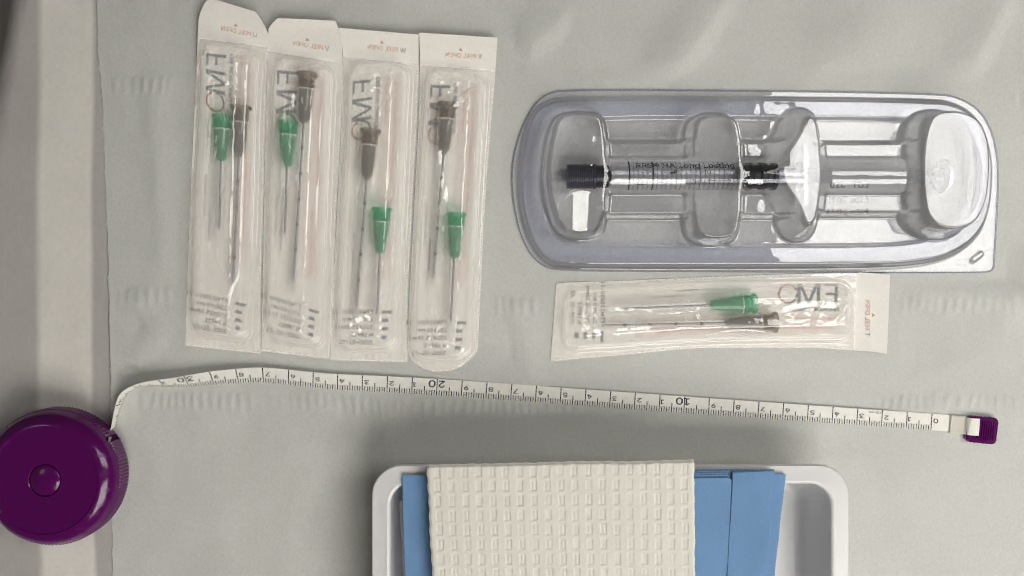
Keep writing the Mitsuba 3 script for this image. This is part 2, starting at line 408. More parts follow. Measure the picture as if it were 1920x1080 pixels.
    # the last letter is a ring, grey over one third of its round
    for a0, a1, mat in ((.0, 1.5, 'grey_ink'), (1.5, 5.9, 'ring_ink')):
        t = np.linspace(a0, a1, 30)
        ring = np.r_[np.c_[.40 * np.cos(t), .40 * np.sin(t)], np.c_[.33 * np.cos(t), .33 * np.sin(t)]]
        k = np.arange(29)
        fc = np.vstack([np.stack([k, k + 1, k + 31], 1), np.stack([k, k + 31, k + 30], 1)])
        onpaper((trimesh.Trimesh(np.c_[ring, ring[:, 0] * 0], fc, process=False), uL + .40 + ring[:, 1], vt - 2.06 + ring[:, 0]), 'logo_ring', mat)
    along('FINE MICRO CANNULA', .145, vt + .0, uL + 1.10, 'subtitle', 'grey_ink', True, .92)
    # columns of small print, too fine to read
    g = np.random.default_rng(seed)
    for uu, va, vb, hh, mat in ((uL + 1.36, vt - .1, vt - 2.0, .10, 'pink_ink'), (uL + 1.72, vt - .3, vt - 7.4, .12, 'pink_ink'), (uL + 1.56, vt - 5.6, vt - 8.1, .10, 'pink_ink'), (uL + .12, vt - 4.9, vt - 6.6, .10, 'pale_grey_ink'), (uL + .33, vt - 6.3, vt - 7.6, .09, 'pale_grey_ink')):
        V, F, q = [], [], va
        while q > vb:
            w = g.uniform(.02, .05)
            for (du, dv, lu, lv) in ((0, 0, hh * g.uniform(.5, 1), .018), (g.uniform(0, hh * .6), -w * .5, .02, w)):
                o = len(V)
                V += [[uu + du, q + dv], [uu + du + lu, q + dv], [uu + du + lu, q + dv + lv], [uu + du, q + dv + lv]]
                F += [[o, o + 1, o + 2], [o, o + 2, o + 3]]
            q -= w + .025 + (g.random() < .17) * .07
        V = np.array(V)
        k = onpaper((trimesh.Trimesh(np.c_[V, V[:, 0] * 0], F, process=False), V[:, 0], V[:, 1]), 'small_print', mat)
        labels[k] = {'kind': 'stuff', 'label': 'column of print too fine to read'}
    for i, t in enumerate(lines):
        across(t, .155, .16, 1.92 - .31 * i, 'batch_line', 'batch_ink')
    for i, (w, h) in enumerate(((.42, .11), (.26, .13), (.25, .13), (.2, .14))):
        rect(.50, .50 + w, 1.92 - .34 * i, 1.92 - .34 * i + h, 'batch_symbol', 'grey_ink', .022)
    across('PEEL OPEN', .17, .75, vf + .42, 'peel_text', 'orange_ink')
    across(letter, .19, .98 + (letter == 'W') * .08, vf + .42, 'peel_letter', 'pale_grey_ink')
    tr = np.array([[-.09, 0, 0], [.09, 0, 0], [0, .12, 0]])
    onpaper((trimesh.Trimesh(tr, [[0, 1, 2]], process=False), tr[:, 0] + .10, tr[:, 1] + vf + .68), 'peel_arrow', 'orange_ink')
    return root


def make_needle(top, end, label, z=.42):
    """Green luer hub from its open end (top, px) towards the needle tip (end, px)."""
    root = thing('needle', label, 'needle', 'green hub needles inside the pouches')
    p0, p1 = at(*top, z), at(*end, z)
    d = (p1 - p0) / np.linalg.norm(p1 - p0); Ln = np.linalg.norm(p1 - p0)
    put(root + '__hub', turned(p0, p1, [(0, .29), (0, .40), (.10, .41), (.14, .345), (.55, .335), (.60, .31), (1.05, .275), (1.10, .25), (1.75, .19), (1.80, .10)], 32, False), 'green_plastic', 40)
    k = put(root + '__bore', turned(p0, p1, [(.95, .15), (1.0, .19), (1.7, .12), (1.75, .05)], 20), 'green_plastic', 40)
    put(root + '__shaft', turned(p0, p1, [(1.5, .040), (Ln - .12, .040), (Ln, .008)], 12), 'needle_steel', 40)
    put(root + '__clear_sheath', turned(p0, p1, [(.56, .385), (1.7, .33), (1.95, .24), (Ln + .45, .17), (Ln + .55, .10)], 28, False), 'sheath_plastic', 40)
    put(root + '__sheath_lip', turned(p0, p1, [(.545, .36), (.545, .415), (.59, .42), (.60, .38)], 32, False, False), 'sheath_lip', 40)
    return root


def make_cannula(top, end, label, z=.44):
    root = thing('cannula', label, 'cannula', 'smoke hub cannulas inside the pouches')
    p0, p1 = at(*top, z), at(*end, z * .62)
    Ln = np.linalg.norm(p1 - p0); d = (p1 - p0) / Ln
    put(root + '__hub', turned(p0, p1, [(0, .30), (0, .42), (.06, .43), (.13, .40), (.17, .325), (.62, .31), (.66, .26), (1.0, .24), (1.02, .27), (1.85, .20), (1.9, .12), (2.02, .09)], 32, False), 'smoke_plastic', 40)
    put(root + '__hub_core', turned(p0, p1, [(1.02, .17), (1.08, .21), (1.8, .15), (1.84, .05)], 6), 'smoke_plastic', 30)
    put(root + '__shaft', turned(p0, p1, [(1.5, .042), (Ln - .05, .042), (Ln - .02, .035), (Ln, .015)], 12), 'needle_steel', 40)
    q = 2.9
    while q < Ln - .4:
        put(root + '__depth_mark', turned(p0, p1, [(q, .043), (q, .060), (q + .11, .060), (q + .11, .043)], 12), 'dark_ink', 40)
        q += 1.02
    put(root + '__clear_sheath', turned(p0, p1, [(.64, .36), (1.9, .30), (2.1, .22), (Ln + .3, .16), (Ln + .4, .08)], 28, False), 'sheath_plastic', 40)
    put(root + '__sheath_lip', turned(p0, p1, [(.62, .34), (.62, .395), (.665, .40), (.68, .36)], 32, False, False), 'sheath_lip', 40)
    return root


Z0 = .03
make_pouch([(347, 648, 488, 663, Z0), (350, 560, 488, 590, Z0), (356, 400, 493, 400, Z0), (366, 180, 498, 220, Z0), (371, 60, 503, 80, .22), (372, 40, 504, 70, .3), (393, -4, 479, 22, .62)],
           'clear white needle pouch, leftmost of the standing four, with its corners folded', 'U', ['FTM225050-21', '22Gx50 mm', '21GX25 38mm', 'N 18911', '2025-01-02'], 1.10, 5, 12.32, .44)
make_pouch([(490, 658, 618, 673, Z0), (492, 560, 622, 600, Z0), (495, 400, 630, 400, Z0), (500, 180, 642, 180, Z0), (503, 70, 642, 92, .26), (504, 54, 635, 56, .34), (521, 34, 629, 39, .5)],
           'clear white needle pouch with slanted flap corners, second of the standing four from left', 'V', ['FTM225050-01', '22Gx50 mm', '21GX25 38mm', 'N 18911', '2025-01-01'], 1.10, 8, 11.95, .50)
make_pouch([(619, 675, 764, 679, Z0), (622, 590, 764, 590, Z0), (632, 400, 772, 400, Z0), (643, 150, 785, 140, Z0), (643, 100, 785, 115, .12), (639, 75, 785, 90, .25), (634, 52, 785, 65, .42)],
           'clear white needle pouch with a square flap, third of the standing four from the left', 'W', ['FTM225050-21', '22Gx50 mm', '21GX25 38mm', 'N 18911', '2025-01-02'], 1.16, 15, 12.10, .62)
make_pouch([(812, 697, 842, 695, Z0), (790, 689, 858, 690, Z0), (770, 673, 882, 673, Z0), (765, 655, 895, 655, Z0), (766, 600, 898, 600, Z0), (776, 400, 908, 400, Z0), (787, 150, 927, 155, Z0), (787, 118, 929, 130, .10), (787, 90, 931, 100, .28), (786, 61, 933, 71, .45)],
           'clear white needle pouch with a rounded bottom end, rightmost of the standing four', 'X', ['FTM225050-21', '22Gx50 mm', '21GX25 38mm', 'N 18911', '2025-01-02'], 1.14, 24, 12.25, .60)
make_pouch([(1043, 531, 1032, 678, Z0), (1058, 530, 1050, 676, .05), (1150, 527, 1150, 667, Z0), (1340, 519, 1340, 652, Z0), (1520, 513, 1520, 652, Z0), (1605, 511, 1600, 657, .06), (1632, 512, 1628, 659, .14), (1669, 515, 1663, 663, .25)],
           'clear white needle pouch lying sideways below the blister pack', 'T', ['FTM225050-21', '22Gx50 mm', '21GX25 38mm', 'N 18911', '2025-01-02'], 1.12, 33, 12.15, .60)

make_needle((417, 217), (411, 432), 'green needle in the leftmost standing pouch')
make_needle((541, 228), (534, 440), 'green needle in the second standing pouch from the left')
make_needle((716, 390), (707, 592), 'green needle in the third standing pouch from the left')
make_needle((856, 399), (845, 606), 'green needle in the rightmost standing pouch')
make_needle((1416, 569), (1160, 579), 'green needle in the pouch lying sideways')
make_cannula((452, 200), (437, 530), 'smoke brown cannula in the leftmost standing pouch')
make_cannula((576, 138), (550, 530), 'smoke brown cannula in the second standing pouch from the left')
make_cannula((695, 243), (668, 580), 'smoke brown cannula in the third standing pouch from the left')
make_cannula((840, 194), (812, 522), 'smoke brown cannula in the rightmost standing pouch')
make_cannula((1455, 604), (1128, 610), 'smoke brown cannula in the pouch lying sideways')


# ------------------------------------------------------------------ blister pack with a prefilled syringe
FLANGE = [(1056, 168), (1400, 170), (1760, 176), (1800, 184), (1835, 205), (1858, 240), (1870, 290), (1872, 340), (1868, 420), (1864, 485), (1863, 508), (1840, 511), (1600, 511), (1300, 509), (1042, 508), (1015, 497), (995, 478), (978, 445), (966, 400), (960, 350), (960, 320), (965, 285), (975, 250), (988, 220), (1003, 195), (1025, 176)]
BAND_OUT = [(1060, 184), (1755, 189), (1800, 200), (1830, 220), (1850, 255), (1860, 300), (1860, 340), (1855, 390), (1838, 435), (1800, 468), (1750, 487), (1650, 496), (1300, 497), (1050, 496), (1025, 487), (1005, 465), (990, 430), (980, 385), (977, 340), (979, 300), (987, 255), (1000, 215), (1020, 195)]
BAND_IN = [(1075, 217), (1740, 221), (1790, 232), (1825, 262), (1840, 310), (1840, 350), (1825, 395), (1790, 432), (1730, 455), (1640, 462), (1300, 462), (1060, 461), (1040, 448), (1020, 400), (1013, 340), (1020, 280), (1040, 235)]


def make_blister():
    root = thing('blister_pack', 'long clear plastic blister pack with moulded pockets around a syringe', 'blister pack')
    out = poly(FLANGE, .05, 3)
    st = .032
    x0, y0, x1, y1 = out.bounds
    gx, gy = np.arange(x0 - st, x1 + 2 * st, st), np.arange(y0 - st, y1 + 2 * st, st)
    X, Y = np.meshgrid(gx, gy)
    pts = shapely.points(X.ravel(), Y.ravel())

    def sd(P):
        shapely.prepare(P)
        ins = shapely.contains(P, pts)
        return (np.where(ins, 1, -1) * shapely.distance(P.exterior, pts)).reshape(X.shape)
    Zs = np.full_like(X, .05)
    bo, bi = sd(poly(BAND_OUT, .34, 2)), sd(poly(BAND_IN, .34, 2))
    cl = lambda a_, b_, q_: np.clip((q_ - a_) / (b_ - a_), 0, 1)
    Zs += .32 * cl(-.12, .0, bo) - .16 * cl(.0, .06, bi)
    # stepped floor and the long channel above the barrel
    ramp = lambda P, z, w, zt: zt + (z - zt) * sst(-w, 0, sd(P))
    field = Zs.copy()

    def top(P, z, w, e=1.0):
        nonlocal Zs
        d = sd(P)
        t = np.clip((d + w) / w, 0, 1) ** e
        Zs = np.where(d > -w, np.maximum(Zs, Zs * (1 - t) + z * t), Zs)
    top(poly([(1120, 266), (1300, 266), (1300, 402), (1120, 402)], .8), .8, .13)
    top(poly([(1370, 266), (1480, 266), (1480, 402), (1370, 402)], .8), .8, .13)
    top(poly([(1500, 268), (1720, 268), (1720, 398), (1500, 398)], .8), .8, .13)
    yc = at(0, 331, .62)[1]
    dy = np.abs(Y - yc)
    xl, xr = at(1115, 0, .8)[0], at(1750, 0, .8)[0]
    inx = sst(xl - .1, xl + .1, X) * (1 - sst(xr - .1, xr + .1, X))
    barrel = .62 + np.sqrt(np.maximum(0, .74 ** 2 - dy ** 2))
    Zs = np.maximum(Zs, np.where(dy < .74, barrel * inx, 0))
    top(poly([(1062, 212), (1118, 212), (1132, 222), (1138, 330), (1132, 418), (1118, 432), (1072, 434), (1050, 420), (1034, 380), (1027, 330), (1034, 270), (1045, 226)], 1.5, 2), 1.5 - .13 * (X - at(1090, 0, 1.5)[0]) - .66 * np.clip((at(0, 356, 1.5)[1] - Y - .16 * ((X - at(1092, 0, 1.5)[0]) / .5) ** 2) / (at(0, 352, 1.5)[1] - at(0, 425, 1.5)[1]), 0, 1) * sst(at(1040, 0, 1.5)[0], at(1074, 0, 1.5)[0], X) * (1 - sst(at(1108, 0, 1.5)[0], at(1134, 0, 1.5)[0], X)), .26)
    top(poly([(1318, 216), (1372, 216), (1388, 235), (1391, 330), (1388, 428), (1372, 446), (1318, 446), (1303, 425), (1301, 330), (1303, 240)], 1.4, 2), 1.4, .28)
    top(poly([(1512, 219), (1530, 219), (1536, 270), (1538, 330), (1534, 385), (1526, 420), (1510, 422), (1500, 385), (1472, 350), (1464, 318), (1472, 288), (1498, 255)], 1.7, 2), 1.7, .60, .9)
    top(poly([(1765, 207), (1805, 207), (1842, 225), (1856, 270), (1858, 330), (1850, 385), (1825, 425), (1775, 432), (1742, 412), (1733, 370), (1731, 320), (1733, 262), (1744, 222)], 1.9, 2), 1.9, .30)
    Zs = gaussian_filter(Zs, 1.25)
    # corner tab with a small pressed slot
    c = at(1831, 482, .05); a = math.radians(38)
    lu, lv = (X - c[0]) * math.cos(a) + (Y - c[1]) * math.sin(a), -(X - c[0]) * math.sin(a) + (Y - c[1]) * math.cos(a)
    q = np.hypot(np.maximum(np.abs(lu) - .2, 0), lv)
    Zs += .07 * (1 - sst(.07, .13, q))
    # large soft warp of the thin sheet
    Zs += (.075 * (meshkit.fbm(np.stack([X * .30, Y * .45, X * 0], -1), 2, 4) - .5) + .017 * (meshkit.fbm(np.stack([X * 1.4, Y * 1.9, X * 0 + 4], -1), 2, 9) - .5)) * sst(-.2, .2, bo)
    ins = shapely.contains(out, pts)
    V = np.c_[X.ravel(), Y.ravel(), Zs.ravel()]
    nx = X.shape[1]
    F = grid_faces(nx, X.shape[0])
    F = F[ins[F].sum(1) >= 2]
    used = np.unique(F)
    for i in used[~ins[used]]:
        p = out.exterior.interpolate(out.exterior.project(pts[i]))
        V[i, :2] = p.x, p.y
    bom, bim = bo.ravel()[F].mean(1), bi.ravel()[F].mean(1)
    xm = X.ravel()[F].mean(1)
    ex = [at(q, 0, .8)[0] for q in (1146, 1290, 1402, 1440, 1560, 1690)]
    band = (bom > .02) & (bim < .02) & (Zs.ravel()[F].max(1) < .40)
    parts = {'flange': (bom <= .02), 'seal_band': band}
    rest = ~parts['flange'] & ~band
    parts['tip_pocket'] = rest & (xm < ex[0])
    parts['barrel_channel'] = rest & (xm >= ex[0]) & (xm < ex[1])
    parts['middle_pocket'] = rest & (xm >= ex[1]) & (xm < ex[2])
    parts['grip_pocket'] = rest & (xm >= ex[2]) & (xm < ex[4])
    parts['rod_channel'] = rest & (xm >= ex[4]) & (xm < ex[5])
    parts['thumb_pocket'] = rest & (xm >= ex[5])
    # shared smooth normals so that the parts meet without a crease
    tm = trimesh.Trimesh(V, tri(F), process=False)
    N = np.zeros_like(V); f3 = tm.faces
    fn = np.cross(V[f3[:, 1]] - V[f3[:, 0]], V[f3[:, 2]] - V[f3[:, 0]])
    for k in range(3): np.add.at(N, f3[:, k], fn)
    N /= np.maximum(np.linalg.norm(N, axis=1, keepdims=True), 1e-12)
    # thermoformed sheet: it is cloudier where it was drawn out on the walls and where it bends sharply
    gy_, gx_ = np.gradient(Zs, st)
    slope = np.hypot(gx_, gy_)
    lap = np.abs(gaussian_filter(np.gradient(gx_, st, axis=1) + np.gradient(gy_, st, axis=0), .8))
    tr = 1 - .15 * sst(.5, 2.5, slope) - .42 * sst(3, 20, lap)
    TR = tr.ravel()[:, None] * np.array([[.945, .947, .985]])
    TB = tr.ravel()[:, None] * np.array([[.855, .865, .965]])
    for name, m in parts.items():
        ids, inv = np.unique(F[m], return_inverse=True)
        fc = tri(inv.reshape(-1, 4))
        path = meshkit.write_ply((V[ids] * .01, fc), False, color=(TB if name == 'seal_band' else TR)[ids], normals=N[ids])
        scene[f'{root}__{name}'] = {'type': 'ply', 'filename': path, 'face_normals': False, 'bsdf': {'type': 'ref', 'id': 'clear_plastic'}}
    labels[root + '__seal_band'] = {'label': 'bluish grey raised band around the pockets'}
    # rim of the sheet's cut edge
    e = np.array(out.exterior.coords)[:-1]
    if not out.exterior.is_ccw: e = e[::-1]
    n = len(e)
    ring = lambda off, z: np.c_[np.array([e[i] for i in range(n)]) * 1.0 + off * edge_n, np.full(n, z)]
    tg = np.roll(e, -1, 0) - np.roll(e, 1, 0); tg /= np.linalg.norm(tg, axis=1, keepdims=True)
    edge_n = np.c_[tg[:, 1], -tg[:, 0]]
    m = loft([ring(0.025, .02), ring(.025, .075), ring(-.03, .08), ring(-.03, .02)], False, False)
    put(root + '__cut_edge', m, 'edge_plastic', 30)
    for i, (t, yy) in enumerate((('LOT   J10', 352), ('Exp.: 2025', 380), ('Fab.: 2024', 402))):
        m = meshkit.text_mesh(t, .235, .004)
        m = trimesh.Trimesh(m.vertices, m.faces[m.face_normals[:, 2] > .5], process=False)
        o = at(1629, yy, .02)
        put(root + '__lid_print', (np.c_[o[0] - m.vertices[:, 0] * 1.05, o[1] + m.vertices[:, 1], np.full(len(m.vertices), .022)], m.faces), 'lid_ink')
    return root


scene['edge_plastic'] = {'type': 'blendbsdf', 'weight': .45, 'a': {'type': 'thindielectric', 'specular_transmittance': rgb(.8, .8, .85)}, 'b': pplastic((.30, .31, .35), .3)}
make_blister()


def make_syringe():
    root = thing('syringe', 'clear prefilled syringe with printed barrel and dark cap inside the blister pack', 'syringe')
    z = .62
    A = lambda x: at(x, 331, z)
    e = lambda x: A(x)[0] - A(1062)[0]
    p0, p1 = A(1062), A(1760)
    prof = []
    for i in range(12):                                             # ribbed tip cap
        x = i * .085
        prof += [(x, .455), (x + .015, .49), (x + .055, .49), (x + .07, .455)]
    put(root + '__tip_cap', turned(p0, p1, [(0, .40)] + prof + [(1.04, .44), (1.06, .50), (1.14, .50), (1.16, .40)], 40), 'cap_plastic', 30)
    put(root + '__cap_collar', turned(p0, p1, [(1.17, .38), (1.17, .44), (e(1140), .44), (e(1140), .30), (e(1146), .2)], 32), 'black_rubber', 30)
    put(root + '__barrel', turned(p0, p1, [(e(1140), .2), (e(1143), .50), (e(1150), .575), (e(1498), .575)], 48, False, False), 'barrel_plastic', 40)
    put(root + '__liquid', turned(p0, p1, [(e(1146), .2), (e(1152), .50), (e(1396), .50), (e(1399), .3)], 40), 'liquid', 40)
    put(root + '__plunger_stopper', turned(p0, p1, [(e(1396), .28), (e(1398), .52), (e(1406), .53), (e(1409), .46), (e(1420), .46), (e(1423), .53), (e(1432), .53), (e(1435), .46), (e(1444), .46), (e(1446), .53), (e(1453), .53), (e(1454), .3)], 36), 'black_rubber', 30)
    # cross-shaped rod
    for k, ang in enumerate((0, 90)):
        c = math.cos(math.radians(ang + 45)); s = math.sin(math.radians(ang + 45))
        L = e(1764) - e(1456)
        b = trimesh.creation.box((L, .80, .045))
        M = np.eye(4); M[1:3, 1:3] = [[c, -s], [s, c]]; M[:3, 3] = [(A(1456)[0] + A(1764)[0]) / 2, p0[1], z]
        b.apply_transform(M)
        put(root + '__rod_web', b, 'rod_plastic')
    put(root + '__thumb_disc', turned(p0, p1, [(e(1764), .1), (e(1764), .62), (e(1765.5), .66), (e(1769), .66), (e(1770.5), .62), (e(1771), .1)], 40), 'barrel_plastic', 40)
    put(root + '__thumb_rim', turned(p0, p1, [(e(1764), .60), (e(1764), .665), (e(1771), .665), (e(1771), .60)], 40, False, False), 'sheath_lip', 40)
    put(root + '__rod_end', turned(p0, p1, [(e(1748), .12), (e(1748), .30), (e(1762), .34), (e(1762), .12)], 24), 'sheath_plastic', 40)
    fl = trimesh.creation.box((.16, 2.3, .9)); fl.apply_translation([A(1503)[0], p0[1], z])
    put(root + '__finger_flange', fl, 'barrel_plastic')

    # printing on the barrel: x along, y wrapped round it
    def wrap(V2, key, mat, r=.582, lab=None, kind=None, F=None):
        x, y = V2[:, 0], V2[:, 1]
        ang = y / r
        V = np.c_[x, p0[1] + r * np.sin(ang), z + r * np.cos(ang)]
        return put(root + '__' + key, (V, F), mat, False, lab, kind)

    def text(t, h, x, y, key, bold=False, stretch=1.0, mat='dark_ink'):
        m = meshkit.text_mesh(t, h, .004, bold)
        keep = m.face_normals[:, 2] > .5
        wrap(np.c_[A(x)[0] + m.vertices[:, 0] * stretch, y + m.vertices[:, 1]], key, mat, F=m.faces[keep])
    text('RRS® HA Long Lasting', .24, 1187, .28, 'product_name', True, 1.12)
    text('1 x 3 mL  (0.15.0)', .115, 1188, .03, 'volume_line', False, 1.3)
    text('STERILE', .115, 1290, .03, 'volume_line', False, 1.3)
    text('Cross-linked Hyaluronic Acid + Phosphate Buffer', .095, 1187, -.28, 'content_line', False, 1.42)
    text('Acide hyaluronique réticulé + Buffer Phosphate', .095, 1187, -.42, 'content_line', False, 1.42)

    def arc(x, w, y0, y1, r=.580):
        yy = np.linspace(y0, y1, 16)
        V2 = np.r_[np.c_[np.full(16, A(x)[0]), yy], np.c_[np.full(16, A(x)[0] + w), yy]]
        k = np.arange(15)
        return V2, np.vstack([np.stack([k, k + 16, k + 17], 1), np.stack([k, k + 17, k + 1], 1)])
    for i in range(24):
        x = 1175 + i * 8.75
        w = .06 if i in (0, 5) else .030 if i % 5 == 0 else .020
        V2, F = arc(x, w, -.72, .78)
        wrap(V2, 'graduation', 'dark_ink' if i in (0, 5) else 'batch_ink', .580, F=F)
    y = .70
    V2 = np.array([[A(1174)[0], y], [A(1480)[0], y], [A(1480)[0], y + .04], [A(1174)[0], y + .04]])
    wrap(V2, 'scale_line', 'grey_ink', .584, F=np.array([[0, 1, 2], [0, 2, 3]]))
    V2 = np.array([[A(1252)[0], .03], [A(1258)[0], .03], [A(1258)[0], .09], [A(1261)[0], .17], [A(1261)[0], .03], [A(1252)[0], .08]])
    wrap(np.array([[A(1251)[0], .02], [A(1261)[0], .02], [A(1261)[0], .2], [A(1259)[0], .2], [A(1258)[0], .1], [A(1251)[0], .09]]), 'maker_symbol', 'dark_ink', .584, F=np.array([[0, 1, 4], [0, 4, 5], [1, 2, 4], [2, 3, 4]]))
    return root


make_syringe()

# ------------------------------------------------------------------ tape measure
tape = thing('tape_measure', 'round purple tape measure with its white centimetre tape pulled out', 'tape measure')
cx, cy = -17.87, -7.36
prof = [(0, .0), (1.9, .0), (2.25, .05), (2.52, .25), (2.62, .52), (2.65, .56), (2.65, 1.18), (2.62, 1.22), (2.55, 1.42), (2.44, 1.58), (2.27, 1.72), (2.12, 1.78), (2.06, 1.78), (2.02, 1.745), (.64, 1.725), (.615, 1.70), (.605, 1.60), (0, 1.60)]


def make_case():
    n = 240
    t = np.arange(n) * 2 * np.pi / n
    rings = []
    for i, (r, zz) in enumerate(prof[1:-1]):
        rr = np.full(n, r)
        if .5 < zz < 1.2 and r > 2.6: rr = r + .018 * np.where(np.arange(n) % 2 == 0, 1, -1)
        rings.append(np.c_[cx + rr * np.cos(t), cy + rr * np.sin(t), np.full(n, zz + .0)])
    m = loft(rings)
    a = math.radians(34)
    cutter = trimesh.creation.box((.9, .26, .95)); M = np.eye(4)
    M[:2, :2] = [[math.cos(a), -math.sin(a)], [math.sin(a), math.cos(a)]]
    M[:3, 3] = [cx + 2.45 * math.cos(a), cy + 2.45 * math.sin(a), .80]
    cutter.apply_transform(M)
    import manifold3d as m3
    A = m3.Manifold(m3.Mesh(np.asarray(m.vertices, np.float32), np.asarray(m.faces, np.uint32)))
    B = m3.Manifold(m3.Mesh(np.asarray(cutter.vertices, np.float32), np.asarray(cutter.faces, np.uint32)))
    return A - B


put(tape + '__case', make_case(), 'purple', 22)
t = np.arange(48) * 2 * np.pi / 48
put(tape + '__button', loft([np.c_[cx + r * np.cos(t), cy + r * np.sin(t), np.full(48, zz)] for r, zz in ((.59, 1.55), (.59, 1.69), (.57, 1.72), (.46, 1.775), (.33, 1.815), (.18, 1.84), (.06, 1.845))], False), 'purple', True, 'domed round button in the middle of the case')

low = np.array([(1800, 810.5), (1745, 806.5), (1600, 796.5), (1440, 785.3), (1285, 774.5), (1139, 764), (1000, 754), (860, 744), (725, 735.5), (678, 733), (630, 730.5), (584, 726.5), (537, 721), (490, 717), (442, 718.5), (393, 721.5), (343, 725.5), (300, 724), (265, 725.5), (243, 735), (229, 758), (219, 790), (212, 820), (206, 845)], float)
lc = at(low[:, 0], low[:, 1], .03)[:, :2]
s0 = np.concatenate([[0], np.cumsum(np.linalg.norm(np.diff(lc, axis=0), axis=1))])
spl = CubicSpline(s0, lc)
ss = np.linspace(0, s0[-1], 2400)
pp = spl(ss)
arcl = np.concatenate([[0], np.cumsum(np.linalg.norm(np.diff(pp, axis=0), axis=1))])
zero = np.interp(-1745, -(pp[:, 0] / ((H - .03) / H / S) + 960), arcl)
stretch = 1.0
acc = lambda a: (np.asarray(a, float) * stretch + zero)              # cm on the tape -> length along the path
TW = .665
tilt_a = PchipInterpolator([-2, 18, 22, 25, 27, 28, 29, 30, 31, 32.3, 34, 40], np.radians([0, 0, 9, 15, 20, 25, 33, 43, 60, 84, 102, 104]))


def on_tape(a, b, up=0.0):
    """a: cm along the tape from its zero, b: cm from the tick edge across."""
    q = np.interp(acc(a), arcl, ss)
    p = spl(q); d = spl(q, 1); d /= np.linalg.norm(d, axis=-1, keepdims=True)
    n = np.stack([d[..., 1], -d[..., 0]], -1)
    n = n * np.sign(n[..., 1:2] * 0 + 1)
    ti = tilt_a(a)
    c, s_ = np.cos(ti), np.sin(ti)
    b = np.asarray(b, float)
    return np.stack([p[..., 0] + n[..., 0] * (b * c - up * s_), p[..., 1] + n[..., 1] * (b * c - up * s_), .03 + b * s_ + up * c], -1)


aend = (arcl[-1] - zero) / stretch
aa = np.linspace(-.72, aend, 900)
G = np.stack([on_tape(aa, np.full_like(aa, b), u) for b, u in ((0, -.012), (0, .012), (TW, .012), (TW, -.012))], 1)
ribbon = loft(list(G))
ribbon.fix_normals()
put(tape + '__tape', ribbon, 'tape_cloth', 30)


def tape_print(V2, F, key, mat='dark_ink', kind=None, lab=None, up=.0165):
    return put(f'{tape}__tape__{key}', (on_tape(V2[:, 0], V2[:, 1], up), F), mat, False, lab, kind)


V, F = [], []
for k in range(0, int(aend * 10) - 4):
    w, top_, = (.040, TW) if k % 10 == 0 else (.040, .36) if k % 5 == 0 else (.040, .215)
    nb = 5
    o = len(V)
    for b in np.linspace(.004, top_, nb):
        V += [[k / 10 - w / 2, b], [k / 10 + w / 2, b]]
    for j in range(nb - 1):
        F += [[o + 2 * j, o + 2 * j + 1, o + 2 * j + 3], [o + 2 * j, o + 2 * j + 3, o + 2 * j + 2]]
tape_print(np.array(V), np.array(F), 'tick_marks', kind='stuff', lab='black millimetre and centimetre lines printed on the tape')


def tape_text(txt, h, a0, b0, bold=False, wide=1.25, key='numeral'):
    m = meshkit.text_mesh(txt, h, .004, bold)
    keep = m.face_normals[:, 2] > .5
    x0 = m.vertices[:, 0].min()
    tape_print(np.c_[a0 + (m.vertices[:, 0] - x0) * wide, b0 - m.vertices[:, 1]], m.faces[keep], key)


for k in range(0, 34):
    if k % 10 == 0 and k:
        tape_text(str(k // 10), .27, k - (.21 if k == 10 else .31), .60, True, 1.35)
        tape_text('0', .27, k + .06, .60, True, 1.4)
    else:
        tape_text(str(k % 10), .175, k - (.17 if k % 10 == 1 else .27), .47, True, 1.5)
tape_text('150 cm', .085, 2.04, .60, True, 1.25, 'length_print')

# folded woven end and the purple pull tab
ex = at(1800, 810.5)[:2] - at(1745, 806.5)[:2]; ex /= np.linalg.norm(ex); ey = np.array([-ex[1], ex[0]])
o = at(1780, 795, .05)[:2]


def endbox(a0, a1, b0, b1, z0, z1, bev=.03):
    P = Polygon([o + ex * a + ey * b for a, b in ((a0, b0), (a1, b0), (a1, b1), (a0, b1))]).buffer(-bev).buffer(bev)
    return slab(P, z0, z1, bev * .8, 0, 1, .15)


put(tape + '__woven_end', endbox(.0, .62, -.36, .36, .02, .12, .03), 'woven', 40, 'woven cloth end sewn over the tape')
# loop: a strip that rises over the tab's bar and goes down into its slot
q = np.array([(.58, .11), (.62, .17), (.67, .265), (.85, .29), (1.0, .295), (1.09, .27), (1.14, .18), (1.16, .05)])
rows = []
for aq, zq in q:
    for bq in (-.345, .345):
        c = o + ex * aq + ey * (bq - .02 * aq)
        rows.append([c[0], c[1], zq])
rows = np.array(rows); k = np.arange(len(q) - 1) * 2
put(tape + '__tape_loop', (rows, np.vstack([np.stack([k, k + 1, k + 3], 1), np.stack([k, k + 3, k + 2], 1)])), 'tape_cloth', True)
tabP = poly([(1816, 779), (1873, 784), (1867, 834), (1810, 828)], .2).buffer(-.2).buffer(.2)
a = poly([(1829, 789), (1838, 790), (1834, 821), (1825, 820)], .2)
tm = trimesh.creation.extrude_polygon(tabP.buffer(-.03).difference(a), .20, engine='earcut'); tm.apply_translation([0, 0, .03])
tm2 = trimesh.creation.extrude_polygon(tabP.difference(a.buffer(-.01)), .14, engine='earcut'); tm2.apply_translation([0, 0, .06])
put(tape + '__pull_tab', trimesh.util.concatenate([tm, tm2]), 'purple', 30, 'small purple pull tab at the end of the tape')
for i in range(6):
    x = 1842 + i * 4.3
    P = poly([(x, 789), (x + 2.0, 789.2), (x - 1.8, 826), (x - 3.8, 826)], .22)
    m = trimesh.creation.extrude_polygon(P, .045, engine='earcut'); m.apply_translation([0, 0, .225])
    put(tape + '__pull_tab__rib', m, 'purple')


